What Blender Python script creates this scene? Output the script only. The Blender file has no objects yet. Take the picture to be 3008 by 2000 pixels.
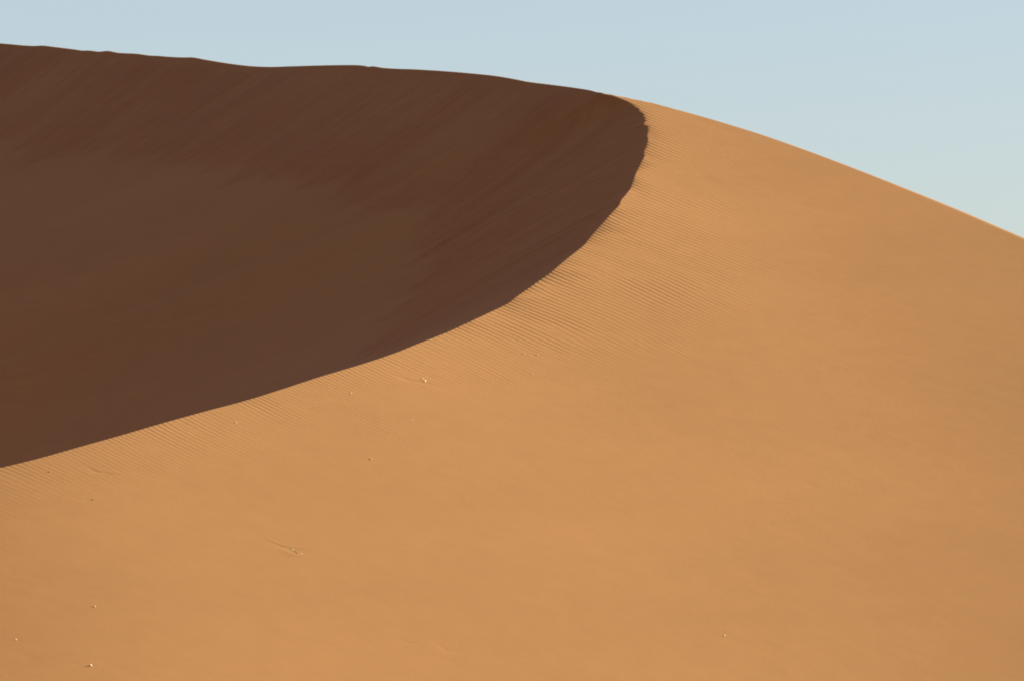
import bpy, math
import numpy as np

# ---------------------------------------------------------------- basics
R = math.radians
ZC = 1.7                       # eye height of the photographer on the plain
PITCH = R(4.5)
HALF = 0.09                    # 200 mm lens on a 36 mm frame
SUN_EL, SUN_AZ = 19.4, 90.0    # degrees; azimuth 90 = from the right of the view
scene = bpy.context.scene
col = scene.collection
rng = np.random.default_rng(11)


def ray(px, row):
    """ratios x/y and z/y of the sight line through a photograph point"""
    px = np.asarray(px, float); row = np.asarray(row, float)
    u = (px - 1504) / 1504; v = (1000 - row) / 1504
    f = math.cos(PITCH) - HALF * v * math.sin(PITCH)
    return HALF * u / f, (math.sin(PITCH) + HALF * v * math.cos(PITCH)) / f


def pchip(xs, ys):
    """monotone cubic interpolant, linear outside"""
    xs = np.asarray(xs, float); ys = np.asarray(ys, float)
    h = np.diff(xs); d = np.diff(ys) / h
    m = np.zeros_like(ys)
    m[0], m[-1] = d[0], d[-1]
    same = d[:-1] * d[1:] > 0
    w1 = 2 * h[1:] + h[:-1]; w2 = h[1:] + 2 * h[:-1]
    with np.errstate(divide='ignore', invalid='ignore'):
        mm = (w1 + w2) / (w1 / d[:-1] + w2 / d[1:])
    m[1:-1] = np.where(same, mm, 0)

    def f(x):
        x = np.asarray(x, float)
        i = np.clip(np.searchsorted(xs, x) - 1, 0, len(xs) - 2)
        t = (x - xs[i]) / h[i]
        t2, t3 = t * t, t * t * t
        r = ((2 * t3 - 3 * t2 + 1) * ys[i] + (t3 - 2 * t2 + t) * h[i] * m[i]
             + (-2 * t3 + 3 * t2) * ys[i + 1] + (t3 - t2) * h[i] * m[i + 1])
        r = np.where(x < xs[0], ys[0] + m[0] * (x - xs[0]), r)
        return np.where(x > xs[-1], ys[-1] + m[-1] * (x - xs[-1]), r)
    return f


def smooth01(t):
    t = np.clip(t, 0, 1)
    return t * t * (3 - 2 * t)


class Field:
    """periodic random field made by filtering white noise; sampled bilinearly"""
    def __init__(self, n0, n1, d0, d1, filt, seed, soft=False):
        self.soft = soft
        g = np.random.default_rng(seed)
        k0 = np.fft.fftfreq(n0, d0)[:, None]
        k1 = np.fft.fftfreq(n1, d1)[None, :]
        F = np.fft.fft2(g.standard_normal((n0, n1))) * filt(k0, k1)
        a = np.real(np.fft.ifft2(F))
        self.a = ((a - a.mean()) / a.std()).astype(np.float32)
        self.d0, self.d1, self.n0, self.n1 = d0, d1, n0, n1

    def __call__(self, p, q):
        p = np.asarray(p / self.d0); q = np.asarray(q / self.d1)
        i = np.floor(p).astype(np.int64); j = np.floor(q).astype(np.int64)
        s = (p - i); t = (q - j)
        if self.soft:
            s = s * s * (3 - 2 * s); t = t * t * (3 - 2 * t)
        i0, i1, j0, j1 = i % self.n0, (i + 1) % self.n0, j % self.n1, (j + 1) % self.n1
        a = self.a
        return (a[i0, j0] * (1 - s) + a[i1, j0] * s) * (1 - t) + (a[i0, j1] * (1 - s) + a[i1, j1] * s) * t




class Swell:
    """smooth random field: a sum of plane waves"""
    def __init__(self, l0, l1, n, seed):
        g = np.random.default_rng(seed)
        th = g.uniform(0, 2 * np.pi, n); r = np.sqrt(g.uniform(0.15, 1.0, n))
        self.k = 2 * np.pi * np.stack([r * np.cos(th) / l0, r * np.sin(th) / l1]); self.f = g.uniform(0, 2 * np.pi, n)

    def __call__(self, p, q):
        r = 0
        for i in range(len(self.f)):
            r = r + np.sin(self.k[0, i] * p + self.k[1, i] * q + self.f[i])
        return r / math.sqrt(len(self.f) / 2)


low = Swell(11.0, 11.0, 14, 1)          # gentle swells
patch = Swell(3.0, 6.5, 26, 2)          # where ripples are crisp


class Ripples:
    """wind ripples: narrow-band noise as a complex field, so that crests run on, fork and end like real ones"""
    def __init__(self, lam, bw, bq, seed):
        filt = lambda a, b: 2.0 * (a > 0) * np.exp(-((a - 1 / lam) / bw) ** 2) * np.exp(-(b / bq) ** 2)
        self.re = Field(8000, 600, 0.012, 0.20, lambda a, b: filt(a, b) + filt(-a, -b), seed)
        self.im = Field(8000, 600, 0.012, 0.20, lambda a, b: 1j * (filt(a, b) - filt(-a, -b)), seed)

    def __call__(self, p, q):
        c = self.re(p, q) + 1j * self.im(p, q)
        m = np.abs(c)
        u = c / np.maximum(m, 1e-3)
        amp = np.minimum(1.0, (m / 1.0)) ** 0.8
        # sharp crest, broad trough, steeper on the side away from the wind
        return amp * (u.real + 0.24 * (u * u * np.exp(0.5j)).real)


ripple = Ripples(0.285, 0.36, 0.20, 3)
ripleft = Ripples(0.208, 0.45, 0.21, 8)
ripfine = Ripples(0.215, 0.50, 0.22, 4)
streak = Field(2048, 128, 0.06, 1.5, lambda a, b: (0.05 + np.abs(a)) ** -0.75 * np.exp(-(a / 3.0) ** 2) * np.exp(-(b * 8) ** 2), 6)
lobe = Field(512, 4, 0.4, 50., lambda a, b: np.exp(-(np.abs(a) * 2.6) ** 1.5) * np.ones_like(b), 7, True)

# ---------------------------------------------------------------- traced lines of the dune (photograph points)
# far sharp crest of the shaded face, seen against the sky
CREST_SHADE = [(-7000, 1150), (-5200, 620), (-3600, 160), (-2400, 0), (-1200, 45), (-500, 88), (0, 127.6), (25, 129.7), (102, 135.2), (123, 134.3), (157, 138), (220, 145.8), (242, 148.8),
               (261, 148.8), (293, 152), (314, 150), (348, 155.5), (403, 158.5), (441, 163.6), (462, 164.4), (500, 167.4),
               (551, 169), (558, 168.7), (606, 176.3), (678, 187.8), (742, 195), (797, 197), (848, 195.4), (933, 192.9),
               (1000, 191.6), (1051, 192), (1072, 194), (1082, 196.5), (1091, 195.4), (1123, 199.6), (1157, 202), (1220, 204.3),
               (1305, 209.4), (1382, 215.8), (1458, 223.8), (1517, 234), (1547, 240), (1615, 248.8), (1678, 256.9),
               (1729, 265), (1759, 270.5)]
# sharp brink between sunlit back and shaded face, from the skyline round the nose and down to the left
BRINK = [(1768, 273), (1796, 281.5), (1828, 293), (1849, 301.8), (1870, 313.5), (1879, 324), (1889.6, 331.6), (1894, 342),
         (1898, 355), (1893, 362.5), (1905.5, 370), (1906, 378.5), (1905.5, 389), (1902, 397.6), (1904, 407), (1900.5, 430.6),
         (1893, 447), (1894, 453.6), (1885, 476.5), (1877.5, 492), (1866, 515), (1862, 530), (1853, 553), (1839, 571),
         (1824, 590), (1820, 601.5), (1803.6, 619), (1780.6, 645), (1751, 678), (1729.6, 703.6), (1722, 713.8), (1696, 736.7),
         (1666, 760), (1619, 800), (1570, 835), (1519, 871), (1498.5, 887.5), (1429.6, 922), (1400, 935.7), (1353, 957.7),
         (1302, 980.6), (1238, 1005), (1161, 1036), (1059, 1070), (940, 1105.7), (804, 1150), (719, 1176), (600, 1207.7),
         (449, 1250), (357, 1277), (238, 1310.5), (102, 1348.6), (0, 1373.4), (-500, 1500), (-1200, 1665), (-2200, 1880)]
# rounded sunlit crest on the right
CREST_SUN = [(1764, 272), (1806, 281), (1860, 292), (1913, 302.8), (1961, 315.5), (2088, 350.7), (2229, 394), (2370, 443),
             (2511, 496), (2651, 551), (2792, 607.7), (2933, 667.8), (3008, 700), (3500, 925), (4200, 1260), (5000, 1640)]

GY, C1, C3 = 0.34, 0.11, 0.00008


def wind(x, y):
    """smooth sunlit windward back of the dune"""
    xc = np.clip(x, -19, 19)
    w = -C1 * x + np.where(xc < 0, 0.00017, C3) * (xc ** 3 + 3 * 19 ** 2 * (x - xc))
    return ZC + 2.8 + GY * (y - 150) + w + 0.028 * low(x + 500, y)


def on_wind(px, row):
    a, t = ray(px, row)
    lo = np.full(a.shape, 90.0); hi = np.full(a.shape, 400.0)
    for _ in range(60):
        m = (lo + hi) / 2
        up = wind(a * m, m) - ZC - t * m > 0
        hi = np.where(up, m, hi); lo = np.where(up, lo, m)
    return a * m, m


bx, by = on_wind(*np.array(BRINK).T)
bz = wind(bx, by)
sx_px, sx_row = np.array(CREST_SHADE[::-1]).T
Y0 = by[0]
ucs = (BRINK[0][0] - sx_px) / 1759
uy = Y0 + 66 * ucs ** 0.97
ua, ut = ray(sx_px, sx_row)
ux, uz = ua * uy, ZC + ut * uy
# brink as functions of depth y (lower branch near -> nose -> far crest)
yy = np.concatenate([by[::-1], uy]); xx = np.concatenate([bx[::-1], ux]); zz = np.concatenate([bz[::-1], uz])
keep = [0]
for i in range(1, len(yy)):
    if yy[i] > yy[keep[-1]] + 0.02:
        keep.append(i)
yy, xx, zz = yy[keep], xx[keep], zz[keep]
xb, zb_far = pchip(yy, xx), pchip(yy, zz)


def smoothed(f, w):
    g = np.arange(80, 420, 0.25)
    k = np.exp(-0.5 * (np.arange(-80, 81) * 0.25 / w) ** 2); k /= k.sum()
    v = f(g)
    pad = np.concatenate([2 * v[0] - v[80:0:-1], v, 2 * v[-1] - v[-2:-82:-1]])
    return pchip(g, np.convolve(pad, k, 'valid'))


xb_s, zb_s = smoothed(xb, 1.6), smoothed(zb_far, 1.6)
xb_w, zb_w = smoothed(xb, 6.0), smoothed(zb_far, 6.0)
cx, cy = on_wind(*np.array(CREST_SUN).T)
o = np.argsort(cy)
yc_all = np.concatenate([cy[o][:-1], [Y0], uy[1:][uy[1:] > Y0 + 0.3]])
xc_all = np.concatenate([cx[o][:-1], [bx[0]], ux[1:][uy[1:] > Y0 + 0.3]])
xe = pchip(yc_all, xc_all)
crest_lift = None


def back(x, y):
    e = xe(y)
    near = y < Y0
    ze = np.where(near, wind(e, y), zb_far(y))
    b = 0.38 + 0.22 * smooth01((Y0 + 1 - y) / 8)
    r = ze - b * (x - e)
    if crest_lift is not None:
        r = r + crest_lift(y)
    return r


def sunlit(x, y):
    """windward back rounding over its right crest (no ripples)"""
    w, b = wind(x, y), back(x, y)
    k = 0.02 + 0.16 * smooth01((Y0 - 1.0 - y) / 14)
    h = np.clip(0.5 + 0.5 * (b - w) / k, 0, 1)
    return b + (w - b) * h - k * h * (1 - h), h


# lift the rounded crest until its outline stands where the photograph has it
sa, st = ray(*np.array(CREST_SUN[1:]).T)
lift = np.zeros(len(sa))
for _ in range(14):
    ys = cy[1:][::-1]
    crest_lift = pchip(np.concatenate([ys, [Y0 - 0.2, Y0 + 1]]), np.concatenate([lift[::-1], [0, 0]]))
    Yg = np.linspace(60, Y0 + 12, 4000)
    for i, a in enumerate(sa):
        z, _h = sunlit(a * Yg, Yg)
        lift[i] += 0.7 * (st[i] - ((z - ZC) / Yg).max()) * cy[1:][i]
    lift = np.clip(lift, -0.2, 3.0)


def lee(x, y):
    """shaded slip face and the apron below it; returns height, streak tone, slip-face share"""
    d = xb(y) - x
    dp = np.maximum(d, 0)
    # follow the fall line back up to the brink
    y0 = y.copy()
    for _ in range(4):
        e = 0.25
        sl = (zb_s(y0 + e) - zb_s(y0 - e)) / (2 * e) - 0.46 * (xb_s(y0 + e) - xb_s(y0 - e)) / (2 * e)
        y0 = 0.5 * y0 + 0.5 * (y + dp * np.clip(sl / 0.46, -0.2, 1.2) * np.exp(-dp / 60))
    far = smooth01((y0 - 176) / 34)
    lb = far * (0.85 * lobe(y0, 0 * y0) + 0.25 * np.abs(lobe(y0 * 3.1 + 40, 0 * y0)))
    d1 = 2.0 + 6.4 * far
    k1 = 0.46 + 0.05 * far
    k2 = 0.385
    w = 0.7
    h = np.clip(0.5 + 0.5 * (d1 - d) / w, 0, 1)
    dm = d1 + (d - d1) * h - w * h * (1 - h)
    f = k2 * d + (k1 - k2) * dm
    near = np.exp(-dp / 2.2)
    wide = 1 - np.exp(-dp / 2.5)
    xbm = xb_s(y) + (xb_w(y) - xb_s(y)) * wide + (xb(y) - xb_s(y)) * near + (xb(y0) - xb_s(y0)) * (np.exp(-dp / 4.0) - near) * 0.7
    zbm = zb_s(y) + (zb_w(y) - zb_s(y)) * wide + (zb_far(y) - zb_s(y)) * near + (zb_far(y0) - zb_s(y0)) * (np.exp(-dp / 6.0) - near) * 0.7
    shift = (xb(y) - xbm)
    z = zbm - f + shift * k1
    slip = smooth01((2.0 + 6.4 * far + 0.8 * lb - d) / 1.2 + 0.5) * smooth01((y0 - 186) / 14)
    s1 = streak(y0, dp)
    s2 = streak(y0 * 2.7 + 31, dp + 40)
    s = 0.75 * s1 + 0.45 * s2
    amp = smooth01(dp / 1.0) * (slip * 0.97 + 0.03) * (0.15 + 0.85 * smooth01((y0 - 188) / 18)) * (1 + 0.7 * np.exp(-dp / 3))
    z = z + 0.026 * s * amp + 0.02 * low(x + 200, y * 1.3) * smooth01(dp / 5)
    return z, s * amp, slip


# ---------------------------------------------------------------- scars in the sand (wind tails, small slumps) by photograph point
SCARS = [  # px, row, length m, width m, height m, heading (plan angle of the tail, degrees)
    (1238, 1122, 0.95, 0.11, -0.045, 158), (868, 1612, 0.75, 0.08, -0.035, 150), (858, 1604, 0.8, 0.07, 0.030, 150),
    (890, 1632, 0.6, 0.10, 0.028, 150),
    (318, 1390, 0.7, 0.10, -0.035, 150), (330, 1386, 0.6, 0.08, 0.025, 150), (258, 1952, 0.55, 0.07, -0.022, 155),
    (1112, 1876, 0.30, 0.06, -0.016, 150), (1222, 1888, 0.55, 0.07, -0.020, 150), (1352, 1918, 0.75, 0.08, -0.018, 145),
    (366, 1790, 0.4, 0.06, -0.016, 150), (262, 1467, 0.45, 0.06, -0.018, 155), (1528, 1042, 0.5, 0.07, -0.020, 155),
    (2330, 1470, 0.5, 0.07, -0.012, 150), (2280, 1138, 0.6, 0.08, -0.014, 150), (1800, 1290, 0.5, 0.07, -0.010, 150)]
scar_xy = [(*[float(v[0]) for v in on_wind(np.array([p]), np.array([r]))], L, Wd, H, R(an)) for p, r, L, Wd, H, an in SCARS]

# ---------------------------------------------------------------- dune mesh (height field; denser where it is seen)
ain = np.linspace(-1.06, 1.06, 1240) * HALF
aout = np.geomspace(1.075, 9.0, 170) * HALF
A = np.concatenate([-aout[::-1], ain, aout])
Y = np.concatenate([np.linspace(96, 146, 60)[:-1], np.arange(146, 226, 0.052), np.arange(226, 298, 0.12), np.linspace(298, 560, 110)[1:]])
YY, AA = np.meshgrid(Y, A, indexing='ij')
XX = AA * YY
ZS, HS = sunlit(XX, YY)
DB = XX - xb(YY)                                        # metres to the right of the brink
dpos = np.maximum(DB, 0)
# ripples run down to the right; strong by the brink, faint and patchy farther down
P = 0.81 * XX + 0.587 * YY
Q = -0.587 * XX + 0.81 * YY
bend = 0.10 * low(XX * 1.6 + 90, YY * 1.6)
lw = smooth01((YY - 177) / 12)
rr = 1.35 * lw * ripple(P + bend, Q) + (1 - lw) * ripleft(P + bend, Q)
rf = ripfine(P + bend + 7, Q + 13)
pt = np.clip(0.5 + 0.42 * patch(P, Q), 0.06, 1.25)
fade_low = smooth01((YY - 150) / 26) * 0.9 + 0.1
fade_low = smooth01((YY - 154) / 34) * 0.92 + 0.08
crown = 0.22 + 0.78 * smooth01((Y0 - 1.5 - YY) / 9)
farm = smooth01((dpos - 3) / 7)                          # finer ripples away from the brink
env0 = np.exp(-dpos / (1.3 + 1.4 * smooth01((212 - YY) / 14))) * (0.4 + 0.6 * crown) * (0.38 + 0.62 * smooth01((YY - 174) / 20))
env1 = (0.50 * np.exp(-dpos / 9.0) + 0.22) * (0.25 + 0.75 * pt) * fade_low * crown * (0.35 + 0.65 * smooth01((209 - YY) / 16))
hm = smooth01(HS * 1.2)
ZW = ZS + hm * (0.0072 * (env0 + env1 * (1 - farm)) * rr + 0.0074 * env1 * farm * rf) \
    + 0.009 * np.exp(-dpos / 0.30) * rr * hm * (0.3 + 0.7 * smooth01((YY - 180) / 15))
for (x0, y0, L, Wd, H, an) in scar_xy:
    c, s = math.cos(an), math.sin(an)
    p = (XX - x0) * c + (YY - y0) * s
    q = -(XX - x0) * s + (YY - y0) * c
    q = q - 0.10 * np.sin(p * 5.0)
    m = np.where(p > 0, np.exp(-np.clip(p / L, 0, 9) ** 2), np.exp(-np.clip(p / (0.25 * L), -9, 0) ** 2))
    ZW = ZW + 0.42 * H * m * np.exp(-(q / Wd) ** 2)
ZL, TONE, SLIP = lee(XX, YY)
inside = (ZL < ZW) & (DB < 1.5)
ZZ = np.where(inside, ZL, ZW)
LEE = np.where(inside, 1.0, 0.0)
# meet the plain
g = 3.0
hh = np.clip(0.5 + 0.5 * (ZZ - 0.0) / g, 0, 1)
ZZ = ZZ * hh + g * hh * (1 - hh) - 1.0 * (1 - smooth01(ZZ / 2.0 + 0.5))
nr, nc = ZZ.shape
co = np.empty((nr * nc, 3), np.float32)
co[:, 0] = XX.ravel(); co[:, 1] = YY.ravel(); co[:, 2] = ZZ.ravel()
idx = np.arange(nr * nc, dtype=np.int32).reshape(nr, nc)
quads = np.stack([idx[:-1, :-1], idx[:-1, 1:], idx[1:, 1:], idx[1:, :-1]], -1).reshape(-1, 4)
me = bpy.data.meshes.new('dune')
me.vertices.add(nr * nc); me.vertices.foreach_set('co', co.ravel())
nf = len(quads)
me.loops.add(nf * 4); me.loops.foreach_set('vertex_index', quads.ravel())
me.polygons.add(nf); me.polygons.foreach_set('loop_start', np.arange(0, nf * 4, 4, dtype=np.int32))
me.polygons.foreach_set('loop_total', np.full(nf, 4, np.int32))
me.polygons.foreach_set('use_smooth', np.ones(nf, bool))
me.update()
# grain sorting on the slip face: avalanche tongues of coarser sand, kept as a surface property of the sand itself
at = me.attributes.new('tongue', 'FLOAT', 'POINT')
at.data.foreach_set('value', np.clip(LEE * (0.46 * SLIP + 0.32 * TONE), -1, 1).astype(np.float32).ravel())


# ---------------------------------------------------------------- materials
def new_mat(name):
    m = bpy.data.materials.new(name); m.use_nodes = True
    nt = m.node_tree; nt.nodes.clear()
    out = nt.nodes.new('ShaderNodeOutputMaterial')
    return m, nt, out


def sand_material(name, base, tongue=None):
    m, nt, out = new_mat(name)
    N, Lk = nt.nodes.new, nt.links.new
    b = N('ShaderNodeBsdfPrincipled')
    b.inputs['Roughness'].default_value = 0.95
    b.inputs['Specular IOR Level'].default_value = 0.08
    if 'Diffuse Roughness' in b.inputs:
        b.inputs['Diffuse Roughness'].default_value = 0.6
    geo = N('ShaderNodeNewGeometry')
    acc = None

    def vary(scale, amount, stretch=(1, 1, 1), detail=3.0, turn=0.0):
        nonlocal acc
        mp = N('ShaderNodeMapping'); mp.inputs['Scale'].default_value = stretch; mp.inputs['Rotation'].default_value = (0, 0, turn)
        if turn:
            mp.vector_type = 'TEXTURE'
        nz = N('ShaderNodeTexNoise'); nz.inputs['Scale'].default_value = scale; nz.inputs['Detail'].default_value = detail
        Lk(geo.outputs['Position'], mp.inputs['Vector']); Lk(mp.outputs[0], nz.inputs['Vector'])
        mr = N('ShaderNodeMapRange')
        mr.inputs['From Min'].default_value = 0.25; mr.inputs['From Max'].default_value = 0.75
        mr.inputs['To Min'].default_value = 1 - amount; mr.inputs['To Max'].default_value = 1 + amount
        Lk(nz.outputs['Fac'], mr.inputs['Value'])
        if acc is None:
            acc = mr.outputs[0]
        else:
            mu = N('ShaderNodeMath'); mu.operation = 'MULTIPLY'
            Lk(acc, mu.inputs[0]); Lk(mr.outputs[0], mu.inputs[1]); acc = mu.outputs[0]
    vary(0.12, 0.035)
    vary(1.3, 0.02, (1, 0.5, 1))
    vary(2.4, 0.024, (7, 1, 1), turn=R(-54))            # windrows of coarser grains along the ripples
    vary(14.0, 0.05, detail=2)
    vary(60.0, 0.05, detail=1)
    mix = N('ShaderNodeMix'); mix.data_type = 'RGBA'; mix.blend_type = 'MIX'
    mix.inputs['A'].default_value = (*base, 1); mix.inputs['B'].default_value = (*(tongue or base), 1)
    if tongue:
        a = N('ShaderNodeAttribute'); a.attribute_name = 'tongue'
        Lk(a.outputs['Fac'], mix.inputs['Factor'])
    else:
        mix.inputs['Factor'].default_value = 0
    mul = N('ShaderNodeVectorMath'); mul.operation = 'SCALE'
    Lk(mix.outputs['Result'], mul.inputs[0]); Lk(acc, mul.inputs['Scale'])
    Lk(mul.outputs[0], b.inputs['Base Color'])
    nz = N('ShaderNodeTexNoise'); nz.inputs['Scale'].default_value = 25; nz.inputs['Detail'].default_value = 4
    Lk(geo.outputs['Position'], nz.inputs['Vector'])
    bp = N('ShaderNodeBump'); bp.inputs['Strength'].default_value = 0.12; bp.inputs['Distance'].default_value = 0.01
    Lk(nz.outputs['Fac'], bp.inputs['Height']); Lk(bp.outputs[0], b.inputs['Normal'])
    Lk(b.outputs[0], out.inputs['Surface'])
    return m


SAND = (0.230, 0.1068, 0.0402)
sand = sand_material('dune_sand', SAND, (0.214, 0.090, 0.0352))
plain = sand_material('plain_sand', SAND)
dune = bpy.data.objects.new('dune', me); col.objects.link(dune)
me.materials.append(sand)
dune['kind'] = 'structure'
dune['label'] = 'large orange sand dune with a curved sharp crest and a shaded slip face'
dune['category'] = 'dune'

# plain reaching the horizon
S = 9000
gm = bpy.data.meshes.new('ground')
gm.from_pydata([(-S, -S, 0), (S, -S, 0), (S, S, 0), (-S, S, 0)], [], [(0, 1, 2, 3)])
gm.materials.append(plain)
ground = bpy.data.objects.new('ground', gm); col.objects.link(ground)
ground['kind'] = 'structure'


# unseen dune added on the left to bounce warm light onto the shaded face
def bounce_dune(cx, cy, lx, ly, h, turn, seed):
    g_ = Swell(60, 60, 10, seed)
    n = 120
    U, V = np.meshgrid(np.linspace(-1, 1, n), np.linspace(-1, 1, n), indexing='ij')
    ridge = 0.12 * np.sin(V * 3.1 + seed)                        # wandering crest
    a = U - ridge
    prof = np.where(a > 0, 1 - a / (1 - ridge), 1 + (U - ridge) / (0.75 * (1 + ridge)))
    prof = np.clip(prof, 0, 1) * np.clip(1 - V ** 2, 0, 1) ** 0.8
    z = h * prof * (1 + 0.08 * g_(U * lx, V * ly)) - 0.4
    c, s = math.cos(turn), math.sin(turn)
    x = cx + U * lx * c - V * ly * s; y = cy + U * lx * s + V * ly * c
    m = bpy.data.meshes.new('dune')
    ii = np.arange(n * n).reshape(n, n)
    q = np.stack([ii[:-1, :-1], ii[1:, :-1], ii[1:, 1:], ii[:-1, 1:]], -1).reshape(-1, 4)
    m.from_pydata(np.stack([x, y, z], -1).reshape(-1, 3).tolist(), [], q.tolist())
    m.polygons.foreach_set('use_smooth', np.ones(len(q), bool))
    m.materials.append(plain)
    ob = bpy.data.objects.new('dune', m); col.objects.link(ob)
    ob['kind'] = 'structure'
    return ob


bounce_dune(-106, 205, 74, 170, 52, R(6), 3)

# ---------------------------------------------------------------- stones and twigs lying on the sunlit back
def stone_material(name, c):
    m, nt, out = new_mat(name)
    b = nt.nodes.new('ShaderNodeBsdfPrincipled'); b.inputs['Roughness'].default_value = 0.8
    b.inputs['Specular IOR Level'].default_value = 0.25
    nz = nt.nodes.new('ShaderNodeTexNoise'); nz.inputs['Scale'].default_value = 30
    cr = nt.nodes.new('ShaderNodeValToRGB')
    cr.color_ramp.elements[0].color = (c[0] * .8, c[1] * .78, c[2] * .75, 1); cr.color_ramp.elements[1].color = (*c, 1)
    g_ = nt.nodes.new('ShaderNodeNewGeometry')
    nt.links.new(g_.outputs['Position'], nz.inputs['Vector'])
    nt.links.new(nz.outputs['Fac'], cr.inputs['Fac']); nt.links.new(cr.outputs[0], b.inputs['Base Color'])
    nt.links.new(b.outputs[0], out.inputs['Surface'])
    return m


PALE = stone_material('pale_stone', (0.42, 0.325, 0.195))
DUSTY = stone_material('dusty_stone', (0.39, 0.295, 0.17))
DARKST = stone_material('dark_stone', (0.10, 0.05, 0.025))


def ground_z(x, y):
    j = np.clip(np.searchsorted(Y, y) - 1, 0, len(Y) - 2); a = x / y
    i = np.clip(np.searchsorted(A, a) - 1, 0, len(A) - 2)
    s = (a - A[i]) / (A[i + 1] - A[i]); t = (y - Y[j]) / (Y[j + 1] - Y[j])
    return float((ZZ[j, i] * (1 - s) + ZZ[j, i + 1] * s) * (1 - t) + (ZZ[j + 1, i] * (1 - s) + ZZ[j + 1, i + 1] * s) * t)


def stone_mesh(name, w, h, dep, mat, seed):
    """angular little stone: noisy faceted ellipsoid"""
    g_ = np.random.default_rng(seed)
    import bmesh
    bm = bmesh.new()
    bmesh.ops.create_icosphere(bm, subdivisions=2, radius=0.5)
    planes = []
    for _ in range(9):
        n = g_.standard_normal(3); n /= np.linalg.norm(n)
        planes.append((n, g_.uniform(0.30, 0.46)))
    for v in bm.verts:
        p = np.array(v.co)
        for n, d in planes:
            e = p @ n - d
            if e > 0:
                p = p - n * e
        v.co = (p[0] * w, p[1] * dep, p[2] * h)
    m = bpy.data.meshes.new(name); bm.to_mesh(m); bm.free()
    m.materials.append(mat)
    return m


GROUP = 'pebbles scattered on the sunlit slope'
# px, row, width px, height px (photograph), dark?, tilt, label
STONES = [
    (266, 1956, 9.5, 8.5, 0, 25, 'largest pale angular stone, near the bottom left corner of the sunlit slope'),
    (277.5, 1782, 7.5, 4.5, 0, 12, 'flat pale pebble above the largest stone, low on the left of the slope'),
    (47, 1879, 5.5, 4.5, 0, 0, 'small pale pebble nearest the left edge, low on the sunlit slope'),
    (1249, 1120, 6.0, 6.0, 0, -35, 'bright pale pebble beside an upright sliver and a sand scar, below the brink'),
    (1243.5, 1115, 3.6, 7.5, 0, 70, 'thin upright pale sliver of stone leaning beside a bright pebble'),
    (1031, 1156, 6.5, 3.6, 0, -15, 'small pale chip on the ripples, between the brink and the slope middle'),
    (692.5, 1241, 7.0, 3.6, 0, -5, 'flat pale chip on the rippled sand closest to the lower brink on the left'),
    (1089, 1349, 9.0, 3.6, 0, 0, 'long flat pale stone lying alone in the smooth middle of the slope'),
    (1538.5, 1040, 4.5, 5.0, 0, -30, 'tiny pale chip at the end of a dark scar on the ripples'),
    (1577, 1043, 6.5, 3.6, 0, -35, 'slanted pale chip on the ripples, just right of another tiny chip'),
    (1563, 1097, 5.0, 3.6, 0, 0, 'faint pale grain of stone below the two chips on the ripples'),
    (1210, 1235, 4.0, 3.2, 0, 0, 'tiny faint pale grain in the middle of the slope above the long flat stone'),
    (2128, 1867, 6.0, 4.5, 0, -20, 'lone pale pebble on smooth sand at the bottom right'),
    (143, 1386.5, 5.0, 4.0, 1, 0, 'small dark pebble just under the brink at the left edge'),
    (272, 1467.5, 5.0, 4.5, 1, 0, 'small dark pebble at the tip of a faint scar, left of the slope'),
]
for n, (px, row, wp, hp, dk, tilt, lab) in enumerate(STONES):
    x, y = on_wind(np.array([float(px)]), np.array([float(row)]))
    x, y = float(x[0]), float(y[0])
    k = 2 * HALF * y / 3008
    w, h = wp * k, hp * k
    m = stone_mesh('pebble', w, h * 1.15, w * 0.8, DARKST if dk else (PALE if n in (0, 3, 4) else DUSTY), 50 + n)
    ob = bpy.data.objects.new('pebble', m); col.objects.link(ob)
    ob.location = (x, y, ground_z(x, y) + h * 0.38)
    ob.rotation_euler = (R(8), R(-tilt), R(17 * n))
    ob['label'] = lab; ob['category'] = 'stone'; ob['group'] = GROUP


def root_mesh():
    """crooked, half-buried dry root: a tapered tube bent along the sand"""
    pts = [(842, 1605.5, 1.4), (850, 1606.5, 2.2), (858, 1610, 3.0), (862, 1616, 2.6), (868, 1619, 3.2), (875, 1624, 3.4), (884, 1625, 2.0), (890, 1624.5, 1.2)]
    P3 = []
    for px, row, rad in pts:
        x, y = on_wind(np.array([float(px)]), np.array([float(row)]))
        x, y = float(x[0]), float(y[0]); k = 2 * HALF * y / 3008
        P3.append((np.array([x, y, ground_z(x, y) - 0.34 * rad * k]), 0.72 * rad * k))
    V, F = [], []
    n = 7
    g_ = np.random.default_rng(5)
    for i, (p, r) in enumerate(P3):
        a, b = P3[max(i - 1, 0)][0], P3[min(i + 1, len(P3) - 1)][0]
        t = (b - a) / np.linalg.norm(b - a)
        u = np.cross(t, [0, 0, 1]); u /= np.linalg.norm(u); v = np.cross(u, t)
        for j in range(n):
            q = 2 * math.pi * j / n
            V.append(p + (u * math.cos(q) + v * math.sin(q)) * r * g_.uniform(0.8, 1.15))
    for i in range(len(P3) - 1):
        for j in range(n):
            F.append((i * n + j, i * n + (j + 1) % n, (i + 1) * n + (j + 1) % n, (i + 1) * n + j))
    F.append(tuple(range(n))[::-1]); F.append(tuple(range((len(P3) - 1) * n, len(P3) * n)))
    o_ = V[0].copy()
    m = bpy.data.meshes.new('dry_root'); m.from_pydata([tuple(v - o_) for v in V], [], F)
    return m, o_


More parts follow.
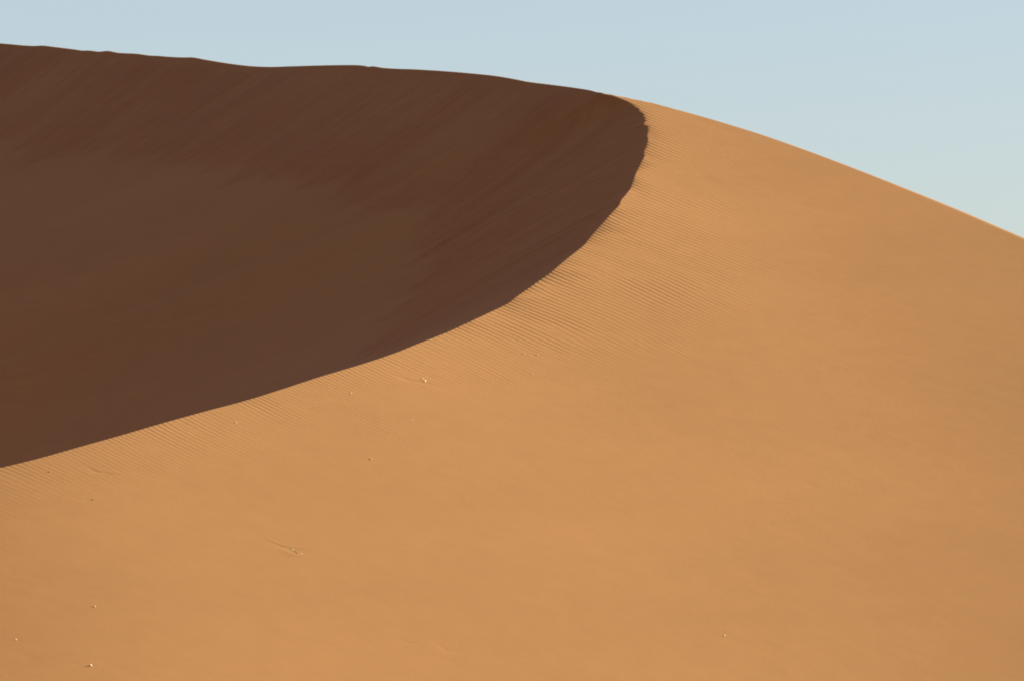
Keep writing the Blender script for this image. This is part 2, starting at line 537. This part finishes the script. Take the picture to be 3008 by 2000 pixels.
rm, ro = root_mesh()
rm.materials.append(stone_material('dry_root', (0.38, 0.26, 0.13)))
root = bpy.data.objects.new('dry_root', rm); root.location = tuple(ro); col.objects.link(root)
root['label'] = 'crooked tan root half buried in a small sand scar, low on the sunlit slope'
root['category'] = 'root'

# ---------------------------------------------------------------- light
world = bpy.data.worlds.new('World'); scene.world = world; world.use_nodes = True
nt = world.node_tree
bg = nt.nodes['Background']
sky = nt.nodes.new('ShaderNodeTexSky'); sky.sky_type = 'NISHITA'
sky.sun_disc = False
sky.sun_elevation = R(SUN_EL); sky.sun_rotation = R(SUN_AZ)
sky.altitude = 600; sky.air_density = 1.0; sky.dust_density = 3.4; sky.ozone_density = 0.35
sky_tint = nt.nodes.new('ShaderNodeMix'); sky_tint.data_type = 'RGBA'; sky_tint.blend_type = 'MULTIPLY'    # slight rose tint multiplied into the sky colour
sky_tint.inputs['Factor'].default_value = 1; sky_tint.inputs['B'].default_value = (1.02, 0.985, 0.995, 1)
nt.links.new(sky.outputs[0], sky_tint.inputs['A']); nt.links.new(sky_tint.outputs['Result'], bg.inputs['Color'])
bg.inputs['Strength'].default_value = 0.0555
sl = bpy.data.lights.new('sun', 'SUN'); sl.energy = 5.0; sl.angle = R(0.5); sl.color = (0.99, 1.0, 0.79)
sun = bpy.data.objects.new('sun', sl); col.objects.link(sun)
# light travels from the sun (direction +x at SUN_AZ = 90, clockwise from +y)
sun.rotation_euler = (R(90 - SUN_EL), 0, R(180 - SUN_AZ))
sun.location = (120, 150, 80)

cam_d = bpy.data.cameras.new('camera'); cam = bpy.data.objects.new('camera', cam_d); col.objects.link(cam)
cam_d.sensor_width = 36; cam_d.lens = 200; cam_d.clip_end = 30000; cam_d.clip_start = 0.5
cam.location = (0, 0, ZC); cam.rotation_euler = (R(90) + PITCH, 0, 0)
scene.camera = cam
scene.cycles.filter_width = 1.8           # the long lens is a little soft
scene.view_settings.view_transform = 'Standard'; scene.view_settings.look = 'None'
scene.view_settings.gamma = 1; scene.view_settings.exposure = 1.87
scene.render.resolution_x, scene.render.resolution_y = 1024, 680
